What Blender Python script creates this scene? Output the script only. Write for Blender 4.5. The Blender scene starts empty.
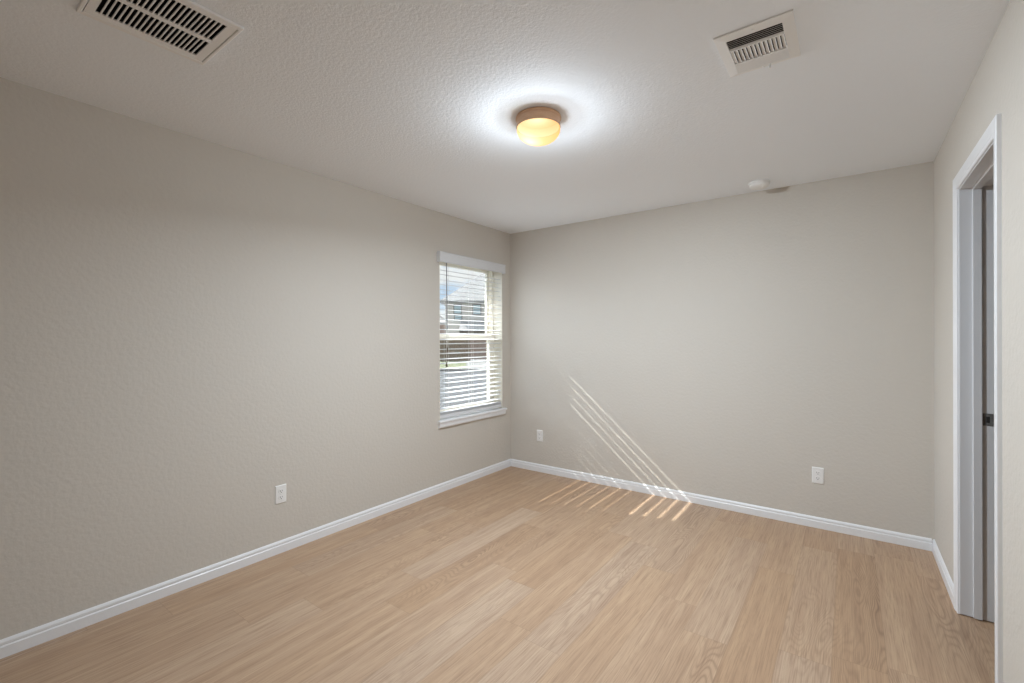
import bpy, bmesh, math, random
from mathutils import Vector, Matrix
random.seed(7)
SC = bpy.context.scene
COL = SC.collection
PI = math.pi

# ------------------------------------------------------------------ camera
cam_d = bpy.data.cameras.new('camera')
cam_d.sensor_width = 36.0
cam_d.lens = 458.13 / 1024 * 36.0
cam_d.shift_y = -0.00247
cam_d.clip_start = 0.02
cam_d.clip_end = 400
cam = bpy.data.objects.new('camera', cam_d)
COL.objects.link(cam)
cam.matrix_world = (Matrix.Translation((0, 0, 1.334)) @ Matrix.Rotation(0.6347, 4, 'Z')
                    @ Matrix.Rotation(PI / 2, 4, 'X') @ Matrix.Rotation(-0.0023, 4, 'Z'))
SC.camera = cam

# ------------------------------------------------------------------ world, sun, exposure
SC.view_settings.view_transform = 'Standard'
SC.view_settings.look = 'None'
SC.view_settings.gamma = 1.0
SC.view_settings.use_curve_mapping = False
SC.view_settings.exposure = 0.0
SUN_STRENGTH = 17.0
SKY_STRENGTH = 1.0
GLOW_STRENGTH = 16.0
BULB_POWER = 74.0
RING_POWER = 20.0
DISK_POWER = 243.0
BULB_XYZ = (-0.003, -0.004, -0.074)
LAMP_COLOR = (0.84, 0.97, 1.12)
DOME_STRENGTH = 1.25

w = bpy.data.worlds.new('world')
SC.world = w
w.use_nodes = True
nt = w.node_tree
nt.nodes.clear()
N = nt.nodes.new
tc = N('ShaderNodeTexCoord')
noi = N('ShaderNodeTexNoise')
noi.inputs['Scale'].default_value = 5.5
noi.inputs['Detail'].default_value = 6
noi.inputs['Roughness'].default_value = 0.55
mp = N('ShaderNodeMapping')
mp.inputs['Scale'].default_value = (1, 1, 2.6)
nt.links.new(tc.outputs['Generated'], mp.inputs['Vector'])
nt.links.new(mp.outputs['Vector'], noi.inputs['Vector'])
cr = N('ShaderNodeValToRGB')
cr.color_ramp.elements[0].position = 0.42
cr.color_ramp.elements[0].color = (0.60, 0.75, 0.94, 1)
cr.color_ramp.elements[1].position = 0.60
cr.color_ramp.elements[1].color = (0.98, 0.99, 1.0, 1)
nt.links.new(noi.outputs['Fac'], cr.inputs['Fac'])
bg = N('ShaderNodeBackground')
# unseen bright patch added to the sky around the sun, to light the room
sdir = Vector((-1, -0.243, 0.87)).normalized()
dt = N('ShaderNodeVectorMath')
dt.operation = 'DOT_PRODUCT'
nt.links.new(tc.outputs['Generated'], dt.inputs[0])
dt.inputs[1].default_value = sdir
mr = N('ShaderNodeMapRange')
mr.interpolation_type = 'SMOOTHSTEP'
mr.inputs['From Min'].default_value = math.cos(math.radians(50))
mr.inputs['From Max'].default_value = math.cos(math.radians(12))
mr.inputs['To Min'].default_value = SKY_STRENGTH
mr.inputs['To Max'].default_value = SKY_STRENGTH + GLOW_STRENGTH
nt.links.new(dt.outputs['Value'], mr.inputs['Value'])
nt.links.new(mr.outputs['Result'], bg.inputs['Strength'])
nt.links.new(cr.outputs['Color'], bg.inputs['Color'])
wo = N('ShaderNodeOutputWorld')
nt.links.new(bg.outputs['Background'], wo.inputs['Surface'])

sun_d = bpy.data.lights.new('sun', 'SUN')
sun_d.energy = SUN_STRENGTH
sun_d.angle = math.radians(0.53)
sun_d.color = (1.0, 0.97, 0.92)
sun = bpy.data.objects.new('sun', sun_d)
COL.objects.link(sun)
sun.rotation_euler = Vector((1, 0.243, -0.87)).to_track_quat('-Z', 'Y').to_euler()
sun.location = (-12, -2, 12)

cy = SC.cycles
cy.use_denoising = True
cy.max_bounces = 14
cy.diffuse_bounces = 9
cy.transparent_max_bounces = 24
cy.sample_clamp_indirect = 6.0

# ------------------------------------------------------------------ materials
def mat(name, color, rough=0.6, metal=0.0, bump=None, spec=0.5):
    m = bpy.data.materials.new(name)
    m.use_nodes = True
    n = m.node_tree
    b = n.nodes['Principled BSDF']
    b.inputs['Base Color'].default_value = (*color, 1)
    b.inputs['Roughness'].default_value = rough
    b.inputs['Metallic'].default_value = metal
    b.inputs['Specular IOR Level'].default_value = spec
    t = n.nodes.new('ShaderNodeTexCoord')
    if bump:
        for i, (scale, strength, dist, detail) in enumerate(bump):
            no = n.nodes.new('ShaderNodeTexNoise')
            no.inputs['Scale'].default_value = scale
            no.inputs['Detail'].default_value = detail
            n.links.new(t.outputs['Object'], no.inputs['Vector'])
            bu = n.nodes.new('ShaderNodeBump')
            bu.inputs['Strength'].default_value = strength
            bu.inputs['Distance'].default_value = dist
            n.links.new(no.outputs['Fac'], bu.inputs['Height'])
            if i:
                n.links.new(prev.outputs['Normal'], bu.inputs['Normal'])
            prev = bu
        n.links.new(prev.outputs['Normal'], b.inputs['Normal'])
    return m

def mottled(name, c1, c2, scale, rough=0.8, stretch=(1, 1, 1), bump=0.0):
    m = mat(name, c1, rough)
    n = m.node_tree
    b = n.nodes['Principled BSDF']
    t = n.nodes.new('ShaderNodeTexCoord')
    ma = n.nodes.new('ShaderNodeMapping')
    ma.inputs['Scale'].default_value = stretch
    no = n.nodes.new('ShaderNodeTexNoise')
    no.inputs['Scale'].default_value = scale
    no.inputs['Detail'].default_value = 4
    r = n.nodes.new('ShaderNodeValToRGB')
    r.color_ramp.elements[0].position = 0.35
    r.color_ramp.elements[0].color = (*c1, 1)
    r.color_ramp.elements[1].position = 0.65
    r.color_ramp.elements[1].color = (*c2, 1)
    n.links.new(t.outputs['Object'], ma.inputs['Vector'])
    n.links.new(ma.outputs['Vector'], no.inputs['Vector'])
    n.links.new(no.outputs['Fac'], r.inputs['Fac'])
    n.links.new(r.outputs['Color'], b.inputs['Base Color'])
    if bump:
        bu = n.nodes.new('ShaderNodeBump')
        bu.inputs['Strength'].default_value = bump
        bu.inputs['Distance'].default_value = 0.02
        n.links.new(no.outputs['Fac'], bu.inputs['Height'])
        n.links.new(bu.outputs['Normal'], b.inputs['Normal'])
    return m

M = {}
M['wall'] = mat('greige_wall_paint', (0.615, 0.578, 0.525), 0.75, bump=[(48, 0.50, 0.004, 3)], spec=0.3)
M['ceiling'] = mat('ceiling_paint', (0.875, 0.91, 0.95), 0.85, bump=[(85, 0.40, 0.004, 4)], spec=0.2)
M['trim'] = mat('white_trim_paint', (0.82, 0.83, 0.85), 0.35, bump=[(90, 0.03, 0.001, 2)])
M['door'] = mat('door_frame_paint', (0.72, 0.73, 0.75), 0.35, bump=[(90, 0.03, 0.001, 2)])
M['vinyl'] = mat('cream_window_vinyl', (0.80, 0.76, 0.66), 0.4, bump=[(60, 0.02, 0.001, 2)])
M['blind'] = mat('white_blind_vinyl', (0.71, 0.72, 0.74), 0.4, bump=[(80, 0.02, 0.001, 2)])
M['cord'] = mat('white_cord', (0.75, 0.74, 0.70), 0.8, bump=[(400, 0.2, 0.001, 1)])
M['wand'] = mat('grey_wand_plastic', (0.20, 0.21, 0.23), 0.25, bump=[(60, 0.02, 0.001, 1)])
M['tassel'] = mottled('brown_tassel_wood', (0.05, 0.03, 0.015), (0.10, 0.06, 0.03), 60, 0.5)
M['vent'] = mat('white_vent_enamel', (0.86, 0.86, 0.855), 0.45, bump=[(120, 0.03, 0.001, 2)])
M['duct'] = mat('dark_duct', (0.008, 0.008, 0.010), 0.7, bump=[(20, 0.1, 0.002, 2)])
M['plastic'] = mat('white_plastic', (0.85, 0.85, 0.84), 0.35, bump=[(120, 0.02, 0.001, 2)])
M['slot'] = mat('dark_slot', (0.02, 0.02, 0.02), 0.6, bump=[(50, 0.05, 0.001, 1)])
M['steel'] = mottled('dull_steel', (0.16, 0.16, 0.16), (0.21, 0.21, 0.208), 60, 0.4)
M['steel'].node_tree.nodes['Principled BSDF'].inputs['Metallic'].default_value = 0.25
M['pan'] = mottled('brushed_copper_pan', (0.66, 0.41, 0.25), (0.74, 0.48, 0.31), 25, 0.4, (1, 1, 12))
M['siding'] = mottled('grey_siding', (0.52, 0.49, 0.46), (0.58, 0.55, 0.52), 3, 0.8, (0.2, 0.2, 5))
M['shingle'] = mottled('grey_shingles', (0.15, 0.145, 0.14), (0.21, 0.205, 0.20), 5, 0.9, (1, 1, 3), 0.3)
M['brick'] = mottled('pinkish_brick', (0.36, 0.25, 0.20), (0.50, 0.37, 0.31), 6, 0.9, (0.7, 0.7, 3))
M['fascia'] = mottled('grey_fascia', (0.22, 0.21, 0.20), (0.27, 0.26, 0.25), 4, 0.7)
M['eave_shade'] = mottled('painted_eave_shade', (0.14, 0.125, 0.11), (0.2, 0.18, 0.16), 4, 0.8)
M['wood'] = mottled('weathered_fence_wood', (0.22, 0.15, 0.10), (0.33, 0.24, 0.17), 3, 0.85, (6, 6, 0.6))
M['grass'] = mottled('lawn_grass', (0.09, 0.11, 0.045), (0.15, 0.155, 0.075), 1.2, 0.95)
M['asphalt'] = mottled('asphalt', (0.048, 0.049, 0.051), (0.068, 0.069, 0.071), 2, 0.9)
M['concrete'] = mottled('concrete', (0.18, 0.175, 0.165), (0.22, 0.215, 0.205), 2, 0.9)
M['houseglass'] = mat('house_window_glass', (0.42, 0.54, 0.60), 0.15, bump=[(1.5, 0.1, 0.01, 1)])

def glass_mat(name, refl, tint):
    m = bpy.data.materials.new(name)
    m.use_nodes = True
    n = m.node_tree
    n.nodes.clear()
    tr = n.nodes.new('ShaderNodeBsdfTransparent')
    tr.inputs['Color'].default_value = (*tint, 1)
    gl = n.nodes.new('ShaderNodeBsdfGlossy')
    gl.inputs['Roughness'].default_value = 0.02
    mx = n.nodes.new('ShaderNodeMixShader')
    mx.inputs['Fac'].default_value = refl
    o = n.nodes.new('ShaderNodeOutputMaterial')
    n.links.new(tr.outputs[0], mx.inputs[1])
    n.links.new(gl.outputs[0], mx.inputs[2])
    n.links.new(mx.outputs[0], o.inputs['Surface'])
    return m
M['glass'] = glass_mat('window_pane_glass', 0.05, (0.97, 0.985, 0.98))

def screen_mat():
    m = bpy.data.materials.new('insect_screen_mesh')
    m.use_nodes = True
    n = m.node_tree
    n.nodes.clear()
    tr = n.nodes.new('ShaderNodeBsdfTransparent')
    df = n.nodes.new('ShaderNodeBsdfDiffuse')
    df.inputs['Color'].default_value = (0.05, 0.05, 0.05, 1)
    mx = n.nodes.new('ShaderNodeMixShader')
    mx.inputs['Fac'].default_value = 0.26
    o = n.nodes.new('ShaderNodeOutputMaterial')
    n.links.new(tr.outputs[0], mx.inputs[1])
    n.links.new(df.outputs[0], mx.inputs[2])
    n.links.new(mx.outputs[0], o.inputs['Surface'])
    return m
M['screen'] = screen_mat()

def dome_mat():
    m = bpy.data.materials.new('frosted_lit_glass')
    m.use_nodes = True
    n = m.node_tree
    n.nodes.clear()
    tr = n.nodes.new('ShaderNodeBsdfTransparent')
    tr.inputs['Color'].default_value = (1, 0.97, 0.92, 1)
    em = n.nodes.new('ShaderNodeEmission')
    # hot spot painted into the emission colour, more orange farther away
    t = n.nodes.new('ShaderNodeTexCoord')
    ds = n.nodes.new('ShaderNodeVectorMath')
    ds.operation = 'DISTANCE'
    n.links.new(t.outputs['Object'], ds.inputs[0])
    ds.inputs[1].default_value = (-0.035, -0.030, -0.128)
    r = n.nodes.new('ShaderNodeValToRGB')
    e = r.color_ramp.elements
    e[0].position = 0.06
    e[0].color = (1.0, 0.93, 0.74, 1)
    e[1].position = 1.0
    e[1].color = (0.95, 0.44, 0.13, 1)
    k = e.new(0.42)
    k.color = (1.0, 0.64, 0.29, 1)
    mu = n.nodes.new('ShaderNodeMath')
    mu.operation = 'MULTIPLY'
    mu.inputs[1].default_value = 1 / 0.17
    n.links.new(ds.outputs['Value'], mu.inputs[0])
    n.links.new(mu.outputs[0], r.inputs['Fac'])
    n.links.new(r.outputs['Color'], em.inputs['Color'])
    em.inputs['Strength'].default_value = DOME_STRENGTH / 0.8
    mx = n.nodes.new('ShaderNodeMixShader')
    mx.inputs['Fac'].default_value = 0.80
    o = n.nodes.new('ShaderNodeOutputMaterial')
    n.links.new(tr.outputs[0], mx.inputs[1])
    n.links.new(em.outputs[0], mx.inputs[2])
    n.links.new(mx.outputs[0], o.inputs['Surface'])
    return m
M['dome'] = dome_mat()
M['rim_liner'] = mat('black_liner', (0.010, 0.008, 0.006), 0.9, bump=[(40, 0.02, 0.001, 1)], spec=0.0)

def floor_mat():
    m = bpy.data.materials.new('oak_plank_floor')
    m.use_nodes = True
    n = m.node_tree
    L = n.links.new
    b = n.nodes['Principled BSDF']
    def math_(op, a, b_=None, c=None):
        k = n.nodes.new('ShaderNodeMath')
        k.operation = op
        for i, v in enumerate((a, b_, c)):
            if v is None:
                continue
            if isinstance(v, (int, float)):
                k.inputs[i].default_value = v
            else:
                L(v, k.inputs[i])
        return k.outputs[0]
    def comb(x, y, z=0.0):
        k = n.nodes.new('ShaderNodeCombineXYZ')
        for i, v in enumerate((x, y, z)):
            if isinstance(v, (int, float)):
                k.inputs[i].default_value = v
            else:
                L(v, k.inputs[i])
        return k.outputs[0]
    def noise(vec, scale, detail=3, rough=0.5, dist=0.0):
        k = n.nodes.new('ShaderNodeTexNoise')
        k.inputs['Scale'].default_value = scale
        k.inputs['Detail'].default_value = detail
        k.inputs['Roughness'].default_value = rough
        k.inputs['Distortion'].default_value = dist
        L(vec, k.inputs['Vector'])
        return k.outputs['Fac']
    def ramp(fac, stops):
        k = n.nodes.new('ShaderNodeValToRGB')
        e = k.color_ramp.elements
        while len(e) < len(stops):
            e.new(0.5)
        for el, (p, c) in zip(e, stops):
            el.position = p
            el.color = (*c, 1)
        L(fac, k.inputs['Fac'])
        return k.outputs['Color']
    def mix(fac, a, b_, blend='MIX'):
        k = n.nodes.new('ShaderNodeMix')
        k.data_type = 'RGBA'
        k.blend_type = blend
        for sock, v in ((k.inputs['Factor'], fac), (k.inputs['A'], a), (k.inputs['B'], b_)):
            pass
        ins = [i for i in k.inputs if i.enabled]
        for sock, v in zip(ins, (fac, a, b_)):
            if isinstance(v, (int, float)):
                sock.default_value = v
            elif isinstance(v, tuple):
                sock.default_value = (*v, 1)
            else:
                L(v, sock)
        return [o for o in k.outputs if o.enabled][0]
    tc_ = n.nodes.new('ShaderNodeTexCoord')
    sp = n.nodes.new('ShaderNodeSeparateXYZ')
    L(tc_.outputs['Object'], sp.inputs[0])
    x, y = sp.outputs['X'], sp.outputs['Y']
    PW, PL = 0.184, 1.22
    px = math_('DIVIDE', math_('ADD', x, 0.062), PW)
    colm = math_('FLOOR', px)
    fx = math_('SUBTRACT', px, colm)
    wn1 = n.nodes.new('ShaderNodeTexWhiteNoise')
    wn1.noise_dimensions = '1D'
    L(colm, wn1.inputs['W'])
    py = math_('ADD', math_('DIVIDE', y, PL), math_('MULTIPLY', wn1.outputs['Value'], 7.0))
    row = math_('FLOOR', py)
    fy = math_('SUBTRACT', py, row)
    wn2 = n.nodes.new('ShaderNodeTexWhiteNoise')
    wn2.noise_dimensions = '2D'
    L(comb(colm, row), wn2.inputs['Vector'])
    pid = wn2.outputs['Value']
    wn3 = n.nodes.new('ShaderNodeTexWhiteNoise')
    wn3.noise_dimensions = '2D'
    L(comb(math_('ADD', colm, 31.3), math_('ADD', row, 7.7)), wn3.inputs['Vector'])
    pid2 = wn3.outputs['Value']
    off = math_('MULTIPLY', pid, 83.0)
    # cathedral figure: contour lines of a stretched noise
    vec = comb(math_('ADD', math_('MULTIPLY', x, 5.2), off), math_('ADD', math_('MULTIPLY', y, 0.75), off))
    nz = noise(vec, 1.0, 2.0, 0.45, 0.25)
    rings = math_('MULTIPLY_ADD', math_('SINE', math_('MULTIPLY', nz, 270.0)), 0.5, 0.5)
    figmask = noise(comb(math_('ADD', math_('MULTIPLY', x, 3.0), off), math_('ADD', math_('MULTIPLY', y, 0.6), off)), 1.3, 2)
    fine = noise(comb(math_('ADD', math_('MULTIPLY', x, 230.0), off), math_('ADD', math_('MULTIPLY', y, 5.0), off)), 1.0, 3, 0.6)
    streak = noise(comb(math_('ADD', math_('MULTIPLY', x, 26.0), off), math_('ADD', math_('MULTIPLY', y, 0.9), off)), 1.0, 4, 0.6)
    base = ramp(pid, [(0.0, (0.480, 0.318, 0.196)), (0.3, (0.520, 0.355, 0.226)), (0.7, (0.530, 0.372, 0.248)), (1.0, (0.545, 0.405, 0.292))])
    c1 = mix(math_('MULTIPLY', math_('SUBTRACT', streak, 0.36), 1.55), base, (0.31, 0.185, 0.115))
    ringamt = math_('MULTIPLY', math_('POWER', rings, 2.6), math_('MULTIPLY', math_('MAXIMUM', math_('SUBTRACT', figmask, 0.36), 0.0), math_('MULTIPLY_ADD', math_('POWER', pid2, 2.0), 2.4, 0.15)))
    c2 = mix(ringamt, c1, (0.20, 0.115, 0.072))
    c3 = mix(math_('MULTIPLY', math_('MAXIMUM', math_('SUBTRACT', fine, 0.47), 0.0), 2.6), c2, (0.25, 0.15, 0.095))
    # thin plank joints
    ex = math_('LESS_THAN', math_('MINIMUM', fx, math_('SUBTRACT', 1.0, fx)), 0.006)
    ey = math_('LESS_THAN', math_('MINIMUM', fy, math_('SUBTRACT', 1.0, fy)), 0.0010)
    seam = math_('MULTIPLY', math_('MAXIMUM', ex, ey), 0.28)
    c4 = mix(seam, c3, (0.16, 0.10, 0.06))
    L(c4, b.inputs['Base Color'])
    L(math_('MULTIPLY_ADD', fine, 0.12, 0.36), b.inputs['Roughness'])
    b.inputs['Specular IOR Level'].default_value = 0.5
    bu = n.nodes.new('ShaderNodeBump')
    bu.inputs['Strength'].default_value = 0.12
    bu.inputs['Distance'].default_value = 0.002
    L(fine, bu.inputs['Height'])
    L(bu.outputs['Normal'], b.inputs['Normal'])
    return m
M['floor'] = floor_mat()

# ------------------------------------------------------------------ mesh helpers
class MB:
    def __init__(self):
        self.bm = bmesh.new()
    def box(self, lo, hi, rot=None, bevel=0.0, pivot=None):
        lo, hi = Vector(lo), Vector(hi)
        c = (lo + hi) / 2
        s = hi - lo
        r = bmesh.ops.create_cube(self.bm, size=1.0)
        vs = r['verts']
        for v in vs:
            v.co = Vector((v.co.x * s.x, v.co.y * s.y, v.co.z * s.z))
        if bevel:
            es = list({e for v in vs for e in v.link_edges})
            rb = bmesh.ops.bevel(self.bm, geom=es, offset=bevel, segments=2, affect='EDGES', profile=0.5)
            vs = list({v for f in rb['faces'] for v in f.verts} | {v for v in vs if v.is_valid})
        for v in vs:
            co = v.co.copy()
            if rot is not None:
                co = rot @ co
            v.co = co + c
        return self
    def prism(self, pts, axis, a, b):
        """closed outline pts (two coords) swept along axis from a to b"""
        def co(p, t):
            if axis == 'x':
                return (t, p[0], p[1])
            if axis == 'y':
                return (p[0], t, p[1])
            return (p[0], p[1], t)
        v0 = [self.bm.verts.new(co(p, a)) for p in pts]
        v1 = [self.bm.verts.new(co(p, b)) for p in pts]
        n = len(pts)
        for i in range(n):
            self.bm.faces.new((v0[i], v0[(i + 1) % n], v1[(i + 1) % n], v1[i]))
        self.bm.faces.new(v0)
        self.bm.faces.new(v1[::-1])
        return self
    def lathe(self, prof, seg=48, center=(0, 0, 0), axis='z'):
        c = Vector(center)
        def P(r, h, t):
            if axis == 'z':
                return c + Vector((r * math.cos(t), r * math.sin(t), h))
            if axis == 'y':
                return c + Vector((r * math.cos(t), h, r * math.sin(t)))
            return c + Vector((h, r * math.cos(t), r * math.sin(t)))
        rings = []
        for r, h in prof:
            if r < 1e-6:
                rings.append([self.bm.verts.new(P(0, h, 0))])
            else:
                rings.append([self.bm.verts.new(P(r, h, 2 * PI * k / seg)) for k in range(seg)])
        for A, B in zip(rings, rings[1:]):
            for k in range(seg):
                k2 = (k + 1) % seg
                if len(A) == 1 and len(B) == 1:
                    continue
                if len(A) == 1:
                    self.bm.faces.new((A[0], B[k], B[k2]))
                elif len(B) == 1:
                    self.bm.faces.new((A[k], B[0], A[k2]))
                else:
                    self.bm.faces.new((A[k], B[k], B[k2], A[k2]))
        return self
    def tube(self, p0, p1, r, seg=8):
        p0, p1 = Vector(p0), Vector(p1)
        d = p1 - p0
        q = d.to_track_quat('Z', 'Y')
        a = [self.bm.verts.new(p0 + q @ Vector((r * math.cos(2 * PI * k / seg), r * math.sin(2 * PI * k / seg), 0))) for k in range(seg)]
        b = [self.bm.verts.new(p1 + q @ Vector((r * math.cos(2 * PI * k / seg), r * math.sin(2 * PI * k / seg), 0))) for k in range(seg)]
        for k in range(seg):
            self.bm.faces.new((a[k], a[(k + 1) % seg], b[(k + 1) % seg], b[k]))
        self.bm.faces.new(a[::-1])
        self.bm.faces.new(b)
        return self
    def build(self, name, m, parent=None, smooth=False, origin=None):
        bmesh.ops.recalc_face_normals(self.bm, faces=self.bm.faces)
        me = bpy.data.meshes.new(name)
        if origin is not None:
            bmesh.ops.translate(self.bm, verts=self.bm.verts, vec=-Vector(origin))
        self.bm.to_mesh(me)
        self.bm.free()
        me.materials.append(m)
        if smooth:
            for p in me.polygons:
                p.use_smooth = True
            me.set_sharp_from_angle(angle=math.radians(40))
        o = bpy.data.objects.new(name, me)
        COL.objects.link(o)
        if origin is not None:
            o.location = origin
        if parent is not None:
            o.parent = parent
        return o

def empty(name, loc=(0, 0, 0), rotz=0.0):
    o = bpy.data.objects.new(name, None)
    o.empty_display_size = 0.1
    COL.objects.link(o)
    o.location = loc
    o.rotation_euler = (0, 0, rotz)
    return o

def tag(o, label, cat, group=None):
    o['label'] = label
    o['category'] = cat
    o['kind'] = 'thing'
    if group:
        o['group'] = group
    return o

def struct(o, label, cat):
    o['label'] = label
    o['category'] = cat
    o['kind'] = 'structure'
    return o

def copy_tree(o, parent=None):
    c = o.copy()
    COL.objects.link(c)
    if parent is not None:
        c.parent = parent
    for ch in list(o.children):
        copy_tree(ch, c)
    return c

# ------------------------------------------------------------------ room dimensions
XL, XR, YB, YF, H = -2.874, 0.427, 3.875, -2.30, 2.44
XO = -3.07                       # outer face of the window wall
XW = 0.552                       # corridor face of the doorway wall
WY0, WY1, WZ0, WZ1 = 2.838, 3.735, 0.600, 2.088      # window opening
DY0, DY1, DZ = 2.356, 3.054, 2.048                   # doorway between jamb faces
JT = 0.019
HX = 1.75                        # corridor far wall

def wall_boxes(spans):
    m = MB()
    for lo, hi in spans:
        m.box(lo, hi)
    return m

# floor (runs through the doorway into the corridor)
struct(MB().box((XO, YF - 0.15, -0.12), (HX + 0.1, YB + 0.12, 0.0)).build('floor', M['floor']), 'light oak plank floor of the empty room', 'floor')

# ceiling with two openings for the ducts
RV = (-2.080, -1.722, 0.370, 0.745)     # return grille outline
SR = (-0.402, -0.150, 1.800, 2.104)     # supply register outline
hole1 = (RV[0] + 0.03, RV[1] - 0.02, RV[2] + 0.03, RV[3] - 0.03)
hole2 = (SR[0] + 0.025, SR[1] - 0.025, SR[2] + 0.025, SR[3] - 0.018)
bm_ = MB()
xs = sorted({XO, HX + 0.1, hole1[0], hole1[1], hole2[0], hole2[1]})
ys = sorted({YF - 0.15, YB + 0.12, hole1[2], hole1[3], hole2[2], hole2[3]})
for i in range(len(xs) - 1):
    for j in range(len(ys) - 1):
        cx, cy_ = (xs[i] + xs[i + 1]) / 2, (ys[j] + ys[j + 1]) / 2
        if any(h[0] < cx < h[1] and h[2] < cy_ < h[3] for h in (hole1, hole2)):
            continue
        bm_.box((xs[i], ys[j], H), (xs[i + 1], ys[j + 1], H + 0.12))
bmesh.ops.remove_doubles(bm_.bm, verts=bm_.bm.verts, dist=1e-5)
# drop the internal faces shared by neighbouring cells
seen = {}
for f in bm_.bm.faces:
    k = tuple(round(c, 4) for c in f.calc_center_median())
    seen.setdefault(k, []).append(f)
bmesh.ops.delete(bm_.bm, geom=[f for v in seen.values() if len(v) > 1 for f in v], context='FACES_ONLY')
struct(bm_.build('ceiling', M['ceiling']), 'white orange-peel textured ceiling', 'ceiling')

struct(wall_boxes([((XO, YF, 0), (XL, WY0, H)), ((XO, WY1, 0), (XL, YB, H)),
                   ((XO, WY0, 0), (XL, WY1, WZ0)), ((XO, WY0, WZ1), (XL, WY1, H))]).build('wall_left', M['wall']),
       'greige painted wall with the window in it', 'wall')
struct(wall_boxes([((XO, YB, 0), (HX + 0.1, YB + 0.12, H))]).build('wall_back', M['wall']),
       'greige back wall with sun stripes across it', 'wall')
struct(wall_boxes([((XR, YF, 0), (XW, DY0 - JT, H)), ((XR, DY1 + JT, 0), (XW, YB, H)),
                   ((XR, DY0 - JT, DZ + JT), (XW, DY1 + JT, H))]).build('wall_right', M['wall']),
       'greige wall with the doorway in it', 'wall')
struct(wall_boxes([((XO, YF - 0.15, 0), (HX + 0.1, YF, H))]).build('wall_front', M['wall']), 'greige wall behind the camera', 'wall')
struct(wall_boxes([((HX, YF, 0), (HX + 0.1, YB, H))]).build('wall_corridor', M['wall']), 'greige corridor wall beyond the doorway', 'wall')

# baseboards: stepped colonial profile
BP = [(0.0, 0.0), (0.013, 0.0), (0.013, 0.046), (0.0105, 0.049), (0.0085, 0.052), (0.0105, 0.055), (0.0105, 0.064), (0.006, 0.072), (0.003, 0.075), (0.0, 0.075)]
b = MB().prism([(XL + a, z) for a, z in BP], 'y', YF, YB).build('baseboard_left', M['trim'])
struct(b, 'white baseboard along the window wall', 'baseboard')
b = MB().prism([(YB - a, z) for a, z in BP], 'x', XL + 0.0131, XR - 0.0131).build('baseboard_back', M['trim'])
struct(b, 'white baseboard along the back wall', 'baseboard')
CF1 = DY1 + 0.066                       # outer edge of far door casing
CN0 = DY0 - 0.066                       # outer edge of near door casing
b = MB().prism([(XR - a, z) for a, z in BP], 'y', CF1, YB).build('baseboard_right', M['trim'])
struct(b, 'short white baseboard between the doorway and the back corner', 'baseboard')
b = MB().prism([(XR - a, z) for a, z in BP], 'y', YF, CN0).build('baseboard_near', M['trim'])
struct(b, 'white baseboard on the doorway wall nearer than the door', 'baseboard')

# ------------------------------------------------------------------ doorway
door = struct(empty('door_1', (XR, (DY0 + DY1) / 2, 0)), 'white cased doorway in the far end of the doorway wall', 'doorway')
def rel(o):
    o.location = Vector(o.location) - door.location
    return o
GAP = 0.005
jb = MB()
jb.box((XR - 0.001, DY1, GAP), (XW + 0.001, DY1 + JT, DZ + JT), bevel=0.001)
jb.box((XR - 0.001, DY0 - JT, GAP), (XW + 0.001, DY0, DZ + JT), bevel=0.001)
jb.box((XR - 0.001, DY0, DZ), (XW + 0.001, DY1, DZ + JT), bevel=0.001)
rel(jb.build('jamb', M['door'], door))
SX0, SX1 = 0.472, 0.503
sb = MB()
sb.box((SX0, DY1 - 0.011, GAP), (SX1, DY1, DZ), bevel=0.0015)
sb.box((SX0, DY0, GAP), (SX1, DY0 + 0.011, DZ), bevel=0.0015)
sb.box((SX0, DY0 + 0.011, DZ - 0.011), (SX1, DY1 - 0.011, DZ), bevel=0.0015)
rel(sb.build('door_stop', M['door'], door))
# moulded casing: profile thickness over width (from inner edge outward)
CP = [(0.0, 0.0), (0.0, 0.007), (0.004, 0.0095), (0.013, 0.010), (0.016, 0.0075), (0.019, 0.0095), (0.028, 0.0125), (0.050, 0.0145), (0.058, 0.0145), (0.061, 0.012), (0.061, 0.0)]
RVL = 0.005

for nm, y0, sgn in (('casing', DY1 + RVL, 1), ('casing', DY0 - RVL, -1)):
    m = MB()
    prof = [(XR - t, y0 + sgn * wd) for wd, t in CP]
    m.prism(prof, 'z', GAP * 0.4, DZ + RVL)
    # mitred top
    top = [v for v in m.bm.verts if abs(v.co.z - (DZ + RVL)) < 1e-6]
    for v in top:
        v.co.z = DZ + RVL + abs(v.co.y - y0)
    rel(m.build(nm, M['trim'], door))
m = MB()
prof = [(XR - t, DZ + RVL + wd) for wd, t in CP]
va, vb = [], []
for (xx, zz) in prof:
    k = zz - (DZ + RVL)
    va.append(m.bm.verts.new((xx, DY0 - RVL - k, zz)))
    vb.append(m.bm.verts.new((xx, DY1 + RVL + k, zz)))
n_ = len(prof)
for i in range(n_):
    m.bm.faces.new((va[i], va[(i + 1) % n_], vb[(i + 1) % n_], vb[i]))
m.bm.faces.new(va)
m.bm.faces.new(vb[::-1])
rel(m.build('head_casing', M['trim'], door))
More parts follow.
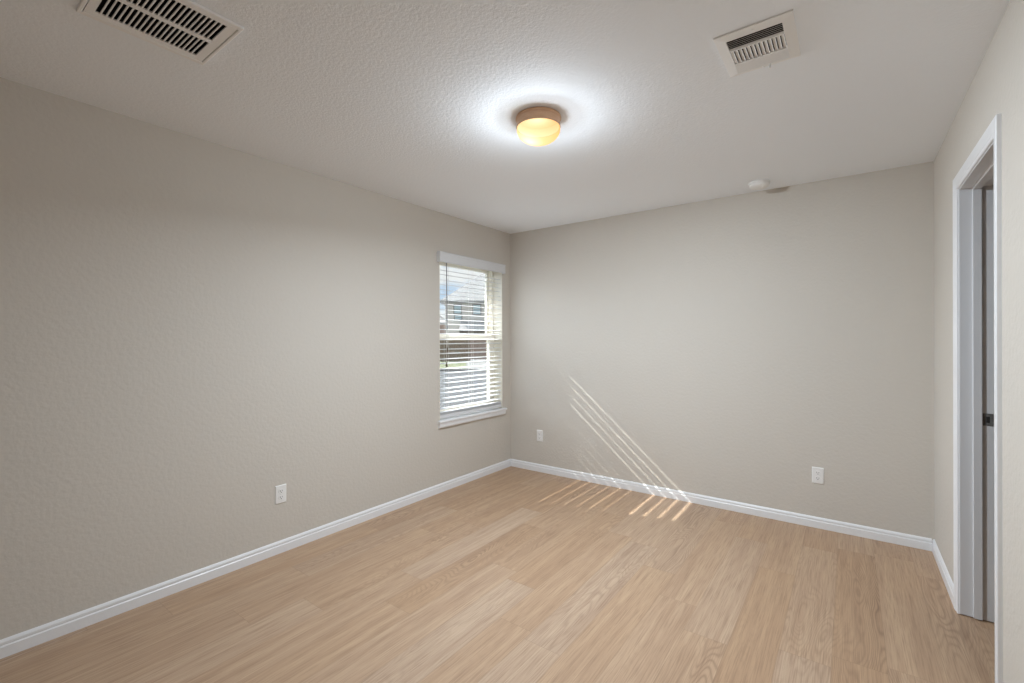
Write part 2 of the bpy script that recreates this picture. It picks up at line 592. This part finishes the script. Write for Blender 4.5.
# strike plate let into the far jamb behind the stop
sp = MB()
pz0, pz1, pxa, pxb = 0.921, 0.979, 0.506, 0.541
sp.box((pxa, DY1 - 0.0022, pz0), (pxb, DY1 + 0.0006, pz1), bevel=0.0008)
spo = rel(sp.build('strike_plate', M['steel'], door))
spo['label'] = 'dull metal strike plate with a dark latch hole'
lh = MB().box((0.517, DY1 - 0.0028, 0.936), (0.529, DY1 - 0.0018, 0.964), bevel=0.0003).build('latch_hole', M['slot'], spo)
for k, z in enumerate((0.929, 0.971)):
    s_ = MB().lathe([(0.0, -0.0032), (0.003, -0.0030), (0.0036, -0.002)], 12, (0.523, DY1, z), 'y').build('screw', M['steel'], spo)
for ch in spo.children:
    ch.location = Vector(ch.location) - door.location - spo.location

# ------------------------------------------------------------------ window
win = struct(empty('window_1', (XL, (WY0 + WY1) / 2, WZ0)), 'cream vinyl single-hung window near the back corner', 'window')
def relw(o):
    o.location = Vector(o.location) - win.location
    return o
FX0, FX1 = -3.055, -2.978
def ring(x0, x1, y0, y1, z0, z1, wd, bevel=0.002):
    m = MB()
    m.box((x0, y0, z0), (x1, y0 + wd, z1), bevel=bevel)
    m.box((x0, y1 - wd, z0), (x1, y1, z1), bevel=bevel)
    m.box((x0, y0 + wd, z0), (x1, y1 - wd, z0 + wd), bevel=bevel)
    m.box((x0, y0 + wd, z1 - wd), (x1, y1 - wd, z1), bevel=bevel)
    return m
STOOL = 0.624
relw(ring(FX0, FX1, WY0, WY1, STOOL, WZ1, 0.036).build('window_frame', M['vinyl'], win))
ZR = 1.350
up = relw(ring(-3.045, -3.019, WY0 + 0.030, WY1 - 0.030, ZR - 0.018, WZ1 - 0.030, 0.044).build('upper_sash', M['vinyl'], win))
lo_ = relw(ring(-3.010, -2.980, WY0 + 0.030, WY1 - 0.030, STOOL + 0.030, ZR + 0.022, 0.048).build('lower_sash', M['vinyl'], win))
mt = relw(MB().box((-3.018, WY0 + 0.034, ZR - 0.022), (-2.972, WY1 - 0.034, ZR + 0.022), bevel=0.003).build('meeting_rail', M['vinyl'], win))
lk = relw(MB().box((-2.986, 3.26, ZR + 0.0215), (-2.968, 3.32, ZR + 0.034), bevel=0.003).build('sash_lock', M['vinyl'], win))
relw(MB().box((-3.034, WY0 + 0.070, ZR + 0.01), (-3.030, WY1 - 0.070, WZ1 - 0.070)).build('pane', M['glass'], win))
relw(MB().box((-2.997, WY0 + 0.074, STOOL + 0.074), (-2.993, WY1 - 0.074, ZR - 0.01)).build('pane', M['glass'], win))
relw(MB().box((-3.0512, WY0 + 0.034, STOOL + 0.034), (-3.0506, WY1 - 0.034, ZR)).build('insect_screen', M['screen'], win))

jl = MB()  # pale lining added over the reveals so they look sunlit
jl.box((FX1 + 0.0005, WY1 - 0.004, STOOL + 0.0005), (XL, WY1 - 0.0002, WZ1 - 0.0002))
jl.box((FX1 + 0.0005, WY0 + 0.0002, STOOL + 0.0005), (XL, WY0 + 0.004, WZ1 - 0.0002))
jl.box((FX1 + 0.0005, WY0 + 0.004, WZ1 - 0.004), (XL, WY1 - 0.004, WZ1 - 0.0002))
relw(jl.build('bright_reveal_lining', M['vinyl'], win))

# stool (interior sill) with rounded nose and apron
st = MB()
st.box((-2.977, WY0 + 0.001, WZ0 + 0.0005), (XL + 0.001, WY1 - 0.001, STOOL), bevel=0.0)
st.prism([(XL, WZ0 + 0.003), (XL, STOOL), (-2.847, STOOL), (-2.843, STOOL - 0.002), (-2.841, STOOL - 0.006), (-2.841, WZ0 + 0.008), (-2.843, WZ0 + 0.004), (-2.847, WZ0 + 0.002)], 'y', 2.812, 3.773)
st.prism([(XL, 0.560), (XL, WZ0 + 0.003), (-2.851, WZ0 + 0.003), (-2.851, 0.570), (-2.857, 0.560)], 'y', 2.822, 3.762)
struct(st.build('trim_1', M['trim']), 'white window stool and apron under the blind', 'window sill')

# roof overhang outside above the window
struct(MB().box((-3.56, YF - 0.5, 2.262), (XO - 0.001, 6.2, 2.47)).build('trim_2', M['fascia']), 'roof overhang outside above the window', 'eave')

# ------------------------------------------------------------------ blind
BL = empty('window_blind', (-2.90, (WY0 + WY1) / 2, 1.99))
tag(BL, 'white two-inch horizontal blind lowered and open in the window', 'blind')
def relb(o):
    o.location = Vector(o.location) - BL.location
    return o
vl = MB()
VY0, VY1, VZ0, VZ1 = 2.808, 3.738, 2.003, 2.093
prof = [(-2.836, VZ0), (-2.832, VZ0 + 0.006), (-2.834, VZ0 + 0.012), (-2.834, VZ1 - 0.016), (-2.831, VZ1 - 0.010), (-2.831, VZ1 - 0.003), (-2.834, VZ1), (-2.844, VZ1), (-2.844, VZ0)]
vl.prism(prof, 'y', VY0, VY1)
vl.box((XL + 0.0005, VY0, VZ0), (-2.844, VY0 + 0.009, VZ1))
vl.box((XL + 0.0005, VY1 - 0.009, VZ0), (-2.844, VY1, VZ1))
relb(vl.build('valance', M['blind'], BL))
relb(MB().box((-2.930, WY0 + 0.006, 2.030), (-2.876, WY1 - 0.006, 2.080), bevel=0.002).build('head_rail', M['blind'], BL))
SY0, SY1 = WY0 + 0.010, WY1 - 0.010
SXC = -2.905
sl = MB()
PITCH = 0.0438
z = 0.722
zs = []
stacked = [0.6695, 0.6755, 0.6815, 0.6880]
while z < 1.992:
    zs.append(z)
    z += PITCH
for k, z in enumerate(zs + stacked):
    if z not in stacked:
        z += (0.0022 if k % 2 else -0.0022) + random.uniform(-0.0007, 0.0007)
    if z < 0.70:
        th = math.radians(random.uniform(-0.3, 0.3))
    elif z > 1.36:
        th = math.radians(7.9 + random.uniform(-1.0, 1.0))
    else:
        th = math.radians(5.8 + random.uniform(-2.3, 2.3))
    R_ = Matrix.Rotation(th, 3, 'Y')
    # gently crowned cross-section
    top = [(-0.025, -0.0009), (-0.012, 0.0005), (0.0, 0.001), (0.012, 0.0005), (0.025, -0.0009)]
    pts = [(a, c + 0.0013) for a, c in top] + [(a, c - 0.0013) for a, c in reversed(top)]
    out = []
    for a, c in pts:
        v = R_ @ Vector((a, 0, c))
        out.append((SXC + v.x, z + v.z))
    sl.prism(out, 'y', SY0, SY1)
relb(sl.build('slats', M['blind'], BL))
relb(MB().box((SXC - 0.026, SY0, 0.637), (SXC + 0.026, SY1, 0.666), bevel=0.003).build('bottom_rail', M['blind'], BL))
for yy in (2.955, 3.285, 3.600):
    m = MB()
    for dx in (-0.0275, 0.0275):
        m.tube((SXC + dx, yy, 0.664), (SXC + dx, yy, 2.014), 0.0010, 6)
    m.tube((SXC + 0.004, yy, 0.664), (SXC + 0.004, yy, 2.014), 0.0008, 6)
    relb(m.build('ladder_cord', M['cord'], BL))
wd = MB()
wd.tube((-2.858, 2.915, 1.43), (-2.862, 2.915, 2.010), 0.0042, 8)
wd.lathe([(0, 1.415), (0.0055, 1.418), (0.006, 1.44), (0.0044, 1.455)], 10, (-2.858, 2.915, 0))
relb(wd.build('tilt_wand', M['wand'], BL, smooth=True))
for yy, zz in ((2.914, 1.235), (2.905, 1.108)):
    pc = relb(MB().tube((-2.853, yy, zz + 0.02), (-2.862, yy, 2.012), 0.0009, 6).build('pull_cord', M['cord'], BL))
    ts = MB().lathe([(0, 0.026), (0.0035, 0.025), (0.0055, 0.012), (0.0085, -0.010), (0.0075, -0.018), (0, -0.020)], 14, (-2.853, yy, zz)).build('tassel', M['tassel'], pc, smooth=True)
    ts.location = -BL.location - pc.location
for o in [c for c in BL.children if c.name.startswith('pull_cord')]:
    for ch in o.children:
        ch.location = -Vector(BL.location) - Vector(o.location)

# ------------------------------------------------------------------ ceiling light
LX, LY = -1.249, 1.923
CL = empty('ceiling_light', (LX, LY, H))
tag(CL, 'round flush-mount ceiling light with copper rim and glowing glass dome', 'ceiling light')
MB().lathe([(0.0, -0.0005), (0.106, -0.0005), (0.113, -0.003), (0.1135, -0.011), (0.109, -0.015), (0.107, -0.020), (0.107, -0.044), (0.110, -0.048), (0.110, -0.052), (0.103, -0.053), (0.103, -0.010), (0.0, -0.008)], 64).build('rim', M['pan'], CL, smooth=True)
dm = [(0.1080, -0.0536)]
for k in range(0, 13):
    a = k / 12 * PI / 2
    dm.append((0.1085 * math.cos(a) ** 0.88 if k < 12 else 0.0, -0.061 - 0.067 * math.sin(a)))
MB().lathe(dm, 64).build('glass_dome', M['dome'], CL, smooth=True)
# ring of small lights added behind the glass for a halo on the ceiling
lp = bpy.data.lights.new('bulb_fill_light', 'POINT')
lp.shadow_soft_size = 0.016
lp.energy = RING_POWER / 10
lp.color = LAMP_COLOR
for k in range(10):
    lo3 = bpy.data.objects.new('bulb_fill_light', lp)
    COL.objects.link(lo3)
    lo3.parent = CL
    a = PI * (k + 0.5) / 5
    lo3.location = (0.080 * math.cos(a), 0.080 * math.sin(a), -0.084)
lc = bpy.data.lights.new('bulb_fill_light', 'POINT')
lc.shadow_soft_size = 0.036
lc.energy = BULB_POWER
lc.color = LAMP_COLOR
lo4 = bpy.data.objects.new('bulb_fill_light', lc)
COL.objects.link(lo4)
lo4.parent = CL
lo4.location = BULB_XYZ
# added disk light, aimed down and tilted toward the back and doorway walls
ld = bpy.data.lights.new('bulb_fill_light', 'AREA')
ld.shape = 'DISK'
ld.size = 0.060
ld.energy = DISK_POWER
ld.color = LAMP_COLOR
lo2 = bpy.data.objects.new('bulb_fill_light', ld)
COL.objects.link(lo2)
lo2.parent = CL
lo2.location = (BULB_XYZ[0], BULB_XYZ[1], BULB_XYZ[2] - 0.036)
lo2.rotation_euler = Vector((0.120, 0.095, -1.0)).to_track_quat('-Z', 'Y').to_euler()
# black liner added inside the rim so it stays dark through the glass
MB().lathe([(0.1028, -0.0105), (0.1028, -0.0528), (0.1092, -0.0526), (0.1092, -0.0534), (0.1022, -0.0534), (0.1022, -0.0112), (0, -0.0112), (0, -0.0105), (0.1028, -0.0105)], 48).build('dark_liner', M['rim_liner'], CL, smooth=True)

# ------------------------------------------------------------------ return grille
RG = empty('return_air_grille', ((RV[0] + RV[1]) / 2, (RV[2] + RV[3]) / 2, H))
tag(RG, 'white square return grille with two rows of black slots on the ceiling', 'air vent')
x0, x1, y0, y1 = [v for v in (RV[0] - RG.location.x, RV[1] - RG.location.x, RV[2] - RG.location.y, RV[3] - RG.location.y)]
fr = MB()
zb = -0.010
fw_ = 0.020
fr.box((x0, y0, zb), (x0 + fw_, y1, -0.0003), bevel=0.003)
fr.box((x1 - fw_, y0, zb), (x1, y1, -0.0003), bevel=0.003)
fr.box((x0 + fw_ - 0.002, y0, zb), (x1 - fw_ + 0.002, y0 + 0.012, -0.0003), bevel=0.003)
fr.box((x0 + fw_ - 0.002, y1 - 0.012, zb), (x1 - fw_ + 0.002, y1, -0.0003), bevel=0.003)
fr.build('outer_frame', M['vent'], RG)
fp = MB()
px0, px1 = x0 + fw_ + 0.0004, x1 - fw_ - 0.0004
py0, py1 = y0 + 0.0145, y1 - 0.0145
zt, zbm = -0.0035, -0.0085
rows = ((-2.030 - RG.location.x, -1.906 - RG.location.x), (-1.884 - RG.location.x, -1.755 - RG.location.x))
sy0, sy1, ns = 0.408 - RG.location.y, 0.702 - RG.location.y, 20
fp.box((px0, py0, zbm), (px1, sy0, zt))
fp.box((px0, sy1, zbm), (px1, py1, zt))
fp.box((px0, sy0, zbm), (rows[0][0], sy1, zt))
fp.box((rows[0][1], sy0, zbm), (rows[1][0], sy1, zt))
fp.box((rows[1][1], sy0, zbm), (px1, sy1, zt))
pitch = (sy1 - sy0) / ns
for r0, r1 in rows:
    for k in range(ns - 1):
        c = sy0 + (k + 1) * pitch
        fp.box((r0, c - 0.0021, zbm), (r1, c + 0.0021, zt))
fp.build('slotted_panel', M['vent'], RG)
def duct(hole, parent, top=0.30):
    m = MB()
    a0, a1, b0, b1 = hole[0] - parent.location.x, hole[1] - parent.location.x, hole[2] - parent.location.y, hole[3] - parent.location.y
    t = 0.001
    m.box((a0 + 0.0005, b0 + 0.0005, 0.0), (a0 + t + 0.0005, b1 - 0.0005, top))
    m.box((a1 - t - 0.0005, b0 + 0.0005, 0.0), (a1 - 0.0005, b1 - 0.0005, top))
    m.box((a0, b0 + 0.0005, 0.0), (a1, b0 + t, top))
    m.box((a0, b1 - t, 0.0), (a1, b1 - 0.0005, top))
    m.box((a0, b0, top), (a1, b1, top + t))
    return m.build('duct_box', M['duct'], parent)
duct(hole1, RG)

# ------------------------------------------------------------------ supply register
SG = empty('supply_register', ((SR[0] + SR[1]) / 2, (SR[2] + SR[3]) / 2, H))
tag(SG, 'small white three-bank ceiling register with angled louvers above the room centre', 'air vent')
gx, gy = SG.location.x, SG.location.y
x0, x1, y0, y1 = SR[0] - gx, SR[1] - gx, SR[2] - gy, SR[3] - gy
ix0, ix1 = -0.367 - gx, -0.186 - gx
iy0, iy1 = 1.838 - gy, 2.080 - gy
fr = MB()
def slope_side(m, o0, o1, i1, i0):
    """one bevelled side of the face: outer edge at the ceiling, inner edge lower"""
    pts = [(*o0, -0.0005), (*o1, -0.0005), (*i1, -0.0005), (*i0, -0.0005)]
    low = [(*o0, -0.006), (*o1, -0.006), (*i1, -0.0095), (*i0, -0.0095)]
    A = [m.bm.verts.new(p) for p in pts]
    B = [m.bm.verts.new(p) for p in low]
    m.bm.faces.new(A)
    m.bm.faces.new(B[::-1])
    for k in range(4):
        m.bm.faces.new((A[k], A[(k + 1) % 4], B[(k + 1) % 4], B[k]))
slope_side(fr, (x0, y0), (x1, y0), (ix1, iy0), (ix0, iy0))
slope_side(fr, (x1, y0), (x1, y1), (ix1, iy1), (ix1, iy0))
slope_side(fr, (x1, y1), (x0, y1), (ix0, iy1), (ix1, iy1))
slope_side(fr, (x0, y1), (x0, y0), (ix0, iy0), (ix0, iy1))
d1, d2 = 1.907 - gy, 2.008 - gy
fr.box((ix0, d1 - 0.003, -0.012), (ix1, d1 + 0.003, -0.002))
fr.box((ix0, d2 - 0.003, -0.012), (ix1, d2 + 0.003, -0.002))
fr.build('face_frame', M['vent'], SG)
def blades_x(ya, yb_, n, ang, name, width=0.0125, thick=0.0009):
    m = MB()
    for k in range(n):
        c = ya + (k + 0.5) * (yb_ - ya) / n
        m.box((ix0 - 0.001, c - width / 2, -0.0065 - thick / 2), (ix1 + 0.001, c + width / 2, -0.0065 + thick / 2))
        vs = list(m.bm.verts)[-8:]
        bmesh.ops.rotate(m.bm, verts=vs, cent=(0, c, -0.0065), matrix=Matrix.Rotation(ang, 3, 'X'))
    return m.build(name, M['vent'], SG)
blades_x(iy0, d1 - 0.003, 6, math.radians(31), 'louver_bank', 0.0105)
blades_x(d2 + 0.003, iy1, 6, math.radians(-38), 'louver_bank', 0.016)
m = MB()
nb = 13
for k in range(nb):
    c = ix0 + (k + 0.5) * (ix1 - ix0) / nb
    m.box((c - 0.0065, d1 + 0.002, -0.0070), (c + 0.0065, d2 - 0.002, -0.0060))
    vs = list(m.bm.verts)[-8:]
    bmesh.ops.rotate(m.bm, verts=vs, cent=(c, 0, -0.0065), matrix=Matrix.Rotation(math.radians(27), 3, 'Y'))
m.build('louver_bank', M['vent'], SG)
MB().box((-0.256 - gx, 2.083 - gy, -0.026), (-0.250 - gx, 2.090 - gy, -0.009), bevel=0.001).build('damper_lever', M['vent'], SG)
for yy in (y0 + 0.019, y1 - 0.012):
    MB().lathe([(0, -0.0125), (0.003, -0.0120), (0.004, -0.0085)], 12, (0.0, yy, 0)).build('screw', M['vent'], SG)
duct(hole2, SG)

# ------------------------------------------------------------------ smoke detector
SD = empty('smoke_detector', (-0.512, 3.660, H))
tag(SD, 'round white smoke detector on the ceiling close to the back wall', 'smoke detector')
MB().lathe([(0, -0.0003), (0.068, -0.0003), (0.070, -0.004), (0.069, -0.011), (0.066, -0.012), (0, -0.012)], 48).build('mounting_base', M['plastic'], SD, smooth=True)
MB().lathe([(0.0635, -0.0121), (0.0645, -0.018), (0.062, -0.028), (0.053, -0.036), (0.030, -0.040), (0, -0.041)], 48).build('cover', M['plastic'], SD, smooth=True)
MB().lathe([(0, -0.044), (0.007, -0.0435), (0.009, -0.0395)], 20, (0.022, -0.018, 0)).build('test_button', M['plastic'], SD, smooth=True)

# ------------------------------------------------------------------ outlets
def make_outlet():
    """faces local -Y, plate centre at the origin, wall plane at y = 0"""
    r = empty('wall_outlet')
    W2, H2 = 0.035, 0.057
    m = MB()
    m.prism([(-W2, 0), (-W2, -0.002), (-W2 + 0.004, -0.006), (W2 - 0.004, -0.006), (W2, -0.002), (W2, 0)], 'z', -H2, H2)
    for v in m.bm.verts:
        if abs(v.co.y + 0.006) < 1e-6:
            v.co.z *= (H2 - 0.004) / H2
    m.build('cover_plate', M['plastic'], r)
    for s in (1, -1):
        zc = s * 0.0195
        m = MB()
        pts = []
        for k in range(32):
            a = 2 * PI * k / 32
            pts.append((0.0172 * math.cos(a), zc + max(-0.0140, min(0.0140, 0.0172 * math.sin(a)))))
        m.prism(pts, 'y', -0.0085, -0.005)
        f = m.build('receptacle', M['plastic'], r)
        q = MB()
        q.box((-0.0075, -0.0089, zc - 0.0015), (-0.0053, -0.0082, zc + 0.0075))
        q.box((0.0053, -0.0089, zc - 0.0005), (0.0073, -0.0082, zc + 0.0065))
        q.lathe([(0, -0.0089), (0.0026, -0.0088), (0.0026, -0.0082)], 12, (0, 0, zc - 0.0075), 'y')
        q.build('slots', M['slot'], f)
    MB().lathe([(0, -0.0078), (0.0028, -0.0075), (0.0036, -0.0055)], 14, (0, 0, 0), 'y').build('screw', M['plastic'], r)
    return r
o1 = make_outlet()
GO = 'wall outlets'
o1.location = (-0.180, YB - 0.0004, 0.368)
tag(o1, 'white duplex outlet on the back wall past the sun stripes, toward the doorway', 'outlet', GO)
o2 = copy_tree(o1)
o2.location = (-2.507, YB - 0.0004, 0.361)
tag(o2, 'white outlet on the back wall in the corner beside the window', 'outlet', GO)
o3 = copy_tree(o1)
o3.location = (XL + 0.0004, 1.452, 0.365)
o3.rotation_euler = (0, 0, PI / 2)
tag(o3, 'white duplex outlet low on the window wall, alone on its long blank stretch', 'outlet', GO)

# ------------------------------------------------------------------ outside the window
FWD = Vector((-math.sin(0.6347), math.cos(0.6347), 0))
RGT = Vector((math.cos(0.6347), math.sin(0.6347), 0))
GZ = -0.45
struct(MB().box((-90, -40, GZ - 0.3), (XO - 0.05, 110, GZ - 0.02)).build('ground', M['asphalt']), 'grey street outside the window', 'street')

def house(name, depth, px_l, px_r, eave_z, ridge_z, body_depth, wall_m, mats, windows, label, lower=None):
    """a house whose front faces the room; px_* give the front corners as bearings from the room"""
    s = depth / 458.13
    l, r = (px_l - 512) * s, (px_r - 512) * s
    root = empty(name, FWD * depth + RGT * l + Vector((0, 0, GZ - 0.02)), 0.6347)
    W = r - l
    E = eave_z - root.location.z
    RZ = ridge_z - root.location.z
    MB().box((0, 0, 0), (W, body_depth, E)).build('walls', wall_m, root)
    ov = 0.45
    m = MB()
    a = [(-ov, -ov), (W + ov, -ov), (W + ov, body_depth + ov), (-ov, body_depth + ov)]
    base = [m.bm.verts.new((p[0], p[1], E)) for p in a]
    edge = [m.bm.verts.new((p[0], p[1], E + 0.18)) for p in a]
    hp = body_depth / 2 + ov
    r0 = m.bm.verts.new((-ov + hp, body_depth / 2, RZ))
    r1 = m.bm.verts.new((W + ov - hp, body_depth / 2, RZ))
    m.bm.faces.new(base[::-1])
    for k in range(4):
        m.bm.faces.new((base[k], base[(k + 1) % 4], edge[(k + 1) % 4], edge[k]))
    m.bm.faces.new((edge[0], edge[1], r1, r0))
    m.bm.faces.new((edge[1], edge[2], r1))
    m.bm.faces.new((edge[2], edge[3], r0, r1))
    m.bm.faces.new((edge[3], edge[0], r0))
    m.build('roof', M['shingle'], root)
    MB().box((-ov, -ov - 0.06, E - 0.02), (W + ov, -ov, E + 0.2)).build('gutter', M['fascia'], root)
    for (pa, pb, za, zb_) in windows:
        xa, xb = (pa - 512) * s - l, (pb - 512) * s - l
        z0_, z1_ = za - root.location.z, zb_ - root.location.z
        fr_ = MB()
        t = 0.10
        fr_.box((xa - t, -0.06, z0_ - t), (xa, 0.02, z1_ + t))
        fr_.box((xb, -0.06, z0_ - t), (xb + t, 0.02, z1_ + t))
        fr_.box((xa, -0.06, z0_ - t), (xb, 0.02, z0_))
        fr_.box((xa, -0.06, z1_), (xb, 0.02, z1_ + t))
        fr_.box((xa, -0.05, (z0_ + z1_) / 2 - 0.03), (xb, 0.02, (z0_ + z1_) / 2 + 0.03))
        fo = fr_.build('window', M['fascia'], root)
        MB().box((xa, -0.03, z0_), (xb, 0.03, z1_)).build('pane', M['houseglass'], fo)
    if lower:
        pa, pb, ztop_, zeave, proj = lower
        xa, xb = (pa - 512) * s - l, (pb - 512) * s - l
        zt_, ze_ = ztop_ - root.location.z, zeave - root.location.z
        m = MB()
        m.prism([(0.0, zt_), (-proj, ze_), (-proj, ze_ - 0.10), (0.0, ze_ - 0.10)], 'x', xa, xb)
        m.build('lower_roof', mats['lower'], root)
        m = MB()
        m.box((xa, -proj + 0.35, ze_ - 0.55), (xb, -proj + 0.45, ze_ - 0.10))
        m.build('eave_shade_strip', M['eave_shade'], root)  # dark colour stands in for the shade under the lower eave
        MB().box((xa + 0.1, -proj + 0.40, 0), (xb - 0.1, 0.0, ze_ - 0.5)).build('brick_front', M['brick'], root)
    tag(root, label, 'house')
    return root
S42 = 42 / 458.13
def zpx(py, depth):
    return 1.334 + (338.97 - py) / 458.13 * depth
M['lowroof'] = mottled('pale_shingles', (0.17, 0.165, 0.16), (0.21, 0.205, 0.20), 5, 0.9, (1, 1, 3), 0.2)
house('neighbour_house', 42, 445.5, 560, zpx(303, 42), zpx(303, 42) + 4.2, 9.0, M['siding'], {'lower': M['lowroof']},
      [(454.5, 461, zpx(313, 42), zpx(305, 42)), (473.5, 480.5, zpx(314, 42), zpx(305, 42)), (455, 461.5, zpx(319, 42), zpx(315.5, 42))],
      'grey-roofed two-storey house across the street, seen through the blind', lower=(461, 556, zpx(320, 42), zpx(330, 42), 1.6))
house('neighbour_house', 62, 400, 447.5, zpx(324, 62), zpx(309, 62), 8.0, M['brick'], {}, [],
      'low brick house behind the two-storey house, at the window edge nearest the wand')

# wooden fence in front of the house, with its boards as one panel
fd = 36.0
fs = fd / 458.13
froot = empty('wooden_fence', FWD * fd + RGT * ((418 - 512) * fs) + Vector((0, 0, GZ - 0.02)), 0.6347)
tag(froot, 'weathered brown board fence across the street below the houses', 'fence')
fm = MB()
flen = (470 - 418) * fs
nb_ = int(flen / 0.145)
for k in range(nb_):
    hgt = 1.75 + random.uniform(-0.02, 0.02)
    fm.box((k * 0.145, 0, 0.03), (k * 0.145 + 0.137, 0.022, hgt))
fm.build('board_panel', M['wood'], froot)
MB().box((0, 0.022, 0.35), (flen, 0.06, 0.44)).box((0, 0.022, 1.35), (flen, 0.06, 1.44)).build('rails', M['wood'], froot)
k = 0
while k * 2.0 < flen:
    MB().box((k * 2.0, 0.06, 0), (k * 2.0 + 0.09, 0.15, 1.8)).build('post', M['wood'], froot)
    k += 1

# lawn, kerb and driveway across the street
def strip(name, m, d0, d1, p0, p1, z0, z1, label, cat, kind):
    """ground strip between two distances and two bearings"""
    mm = MB()
    q = []
    for d, p in ((d0, p0), (d0, p1), (d1, p1), (d1, p0)):
        v = FWD * d + RGT * ((p - 512) / 458.13 * d)
        q.append((v.x, v.y))
    mm.prism(q, 'z', z0, z1)
    o = mm.build(name, m)
    o['label'] = label
    o['category'] = cat
    o['kind'] = kind
    return o
strip('lawn', M['grass'], 26.5, 39, 380, 466, GZ - 0.02, GZ + 0.04, 'green lawn across the street', 'lawn', 'structure')
strip('driveway', M['concrete'], 26.5, 41, 466.2, 560, GZ - 0.02, GZ + 0.02, 'pale concrete driveway across the street', 'driveway', 'structure')
strip('kerb', M['concrete'], 25.9, 26.4, 380, 560, GZ - 0.02, GZ + 0.08, 'concrete kerb along the far side of the street', 'kerb', 'structure')
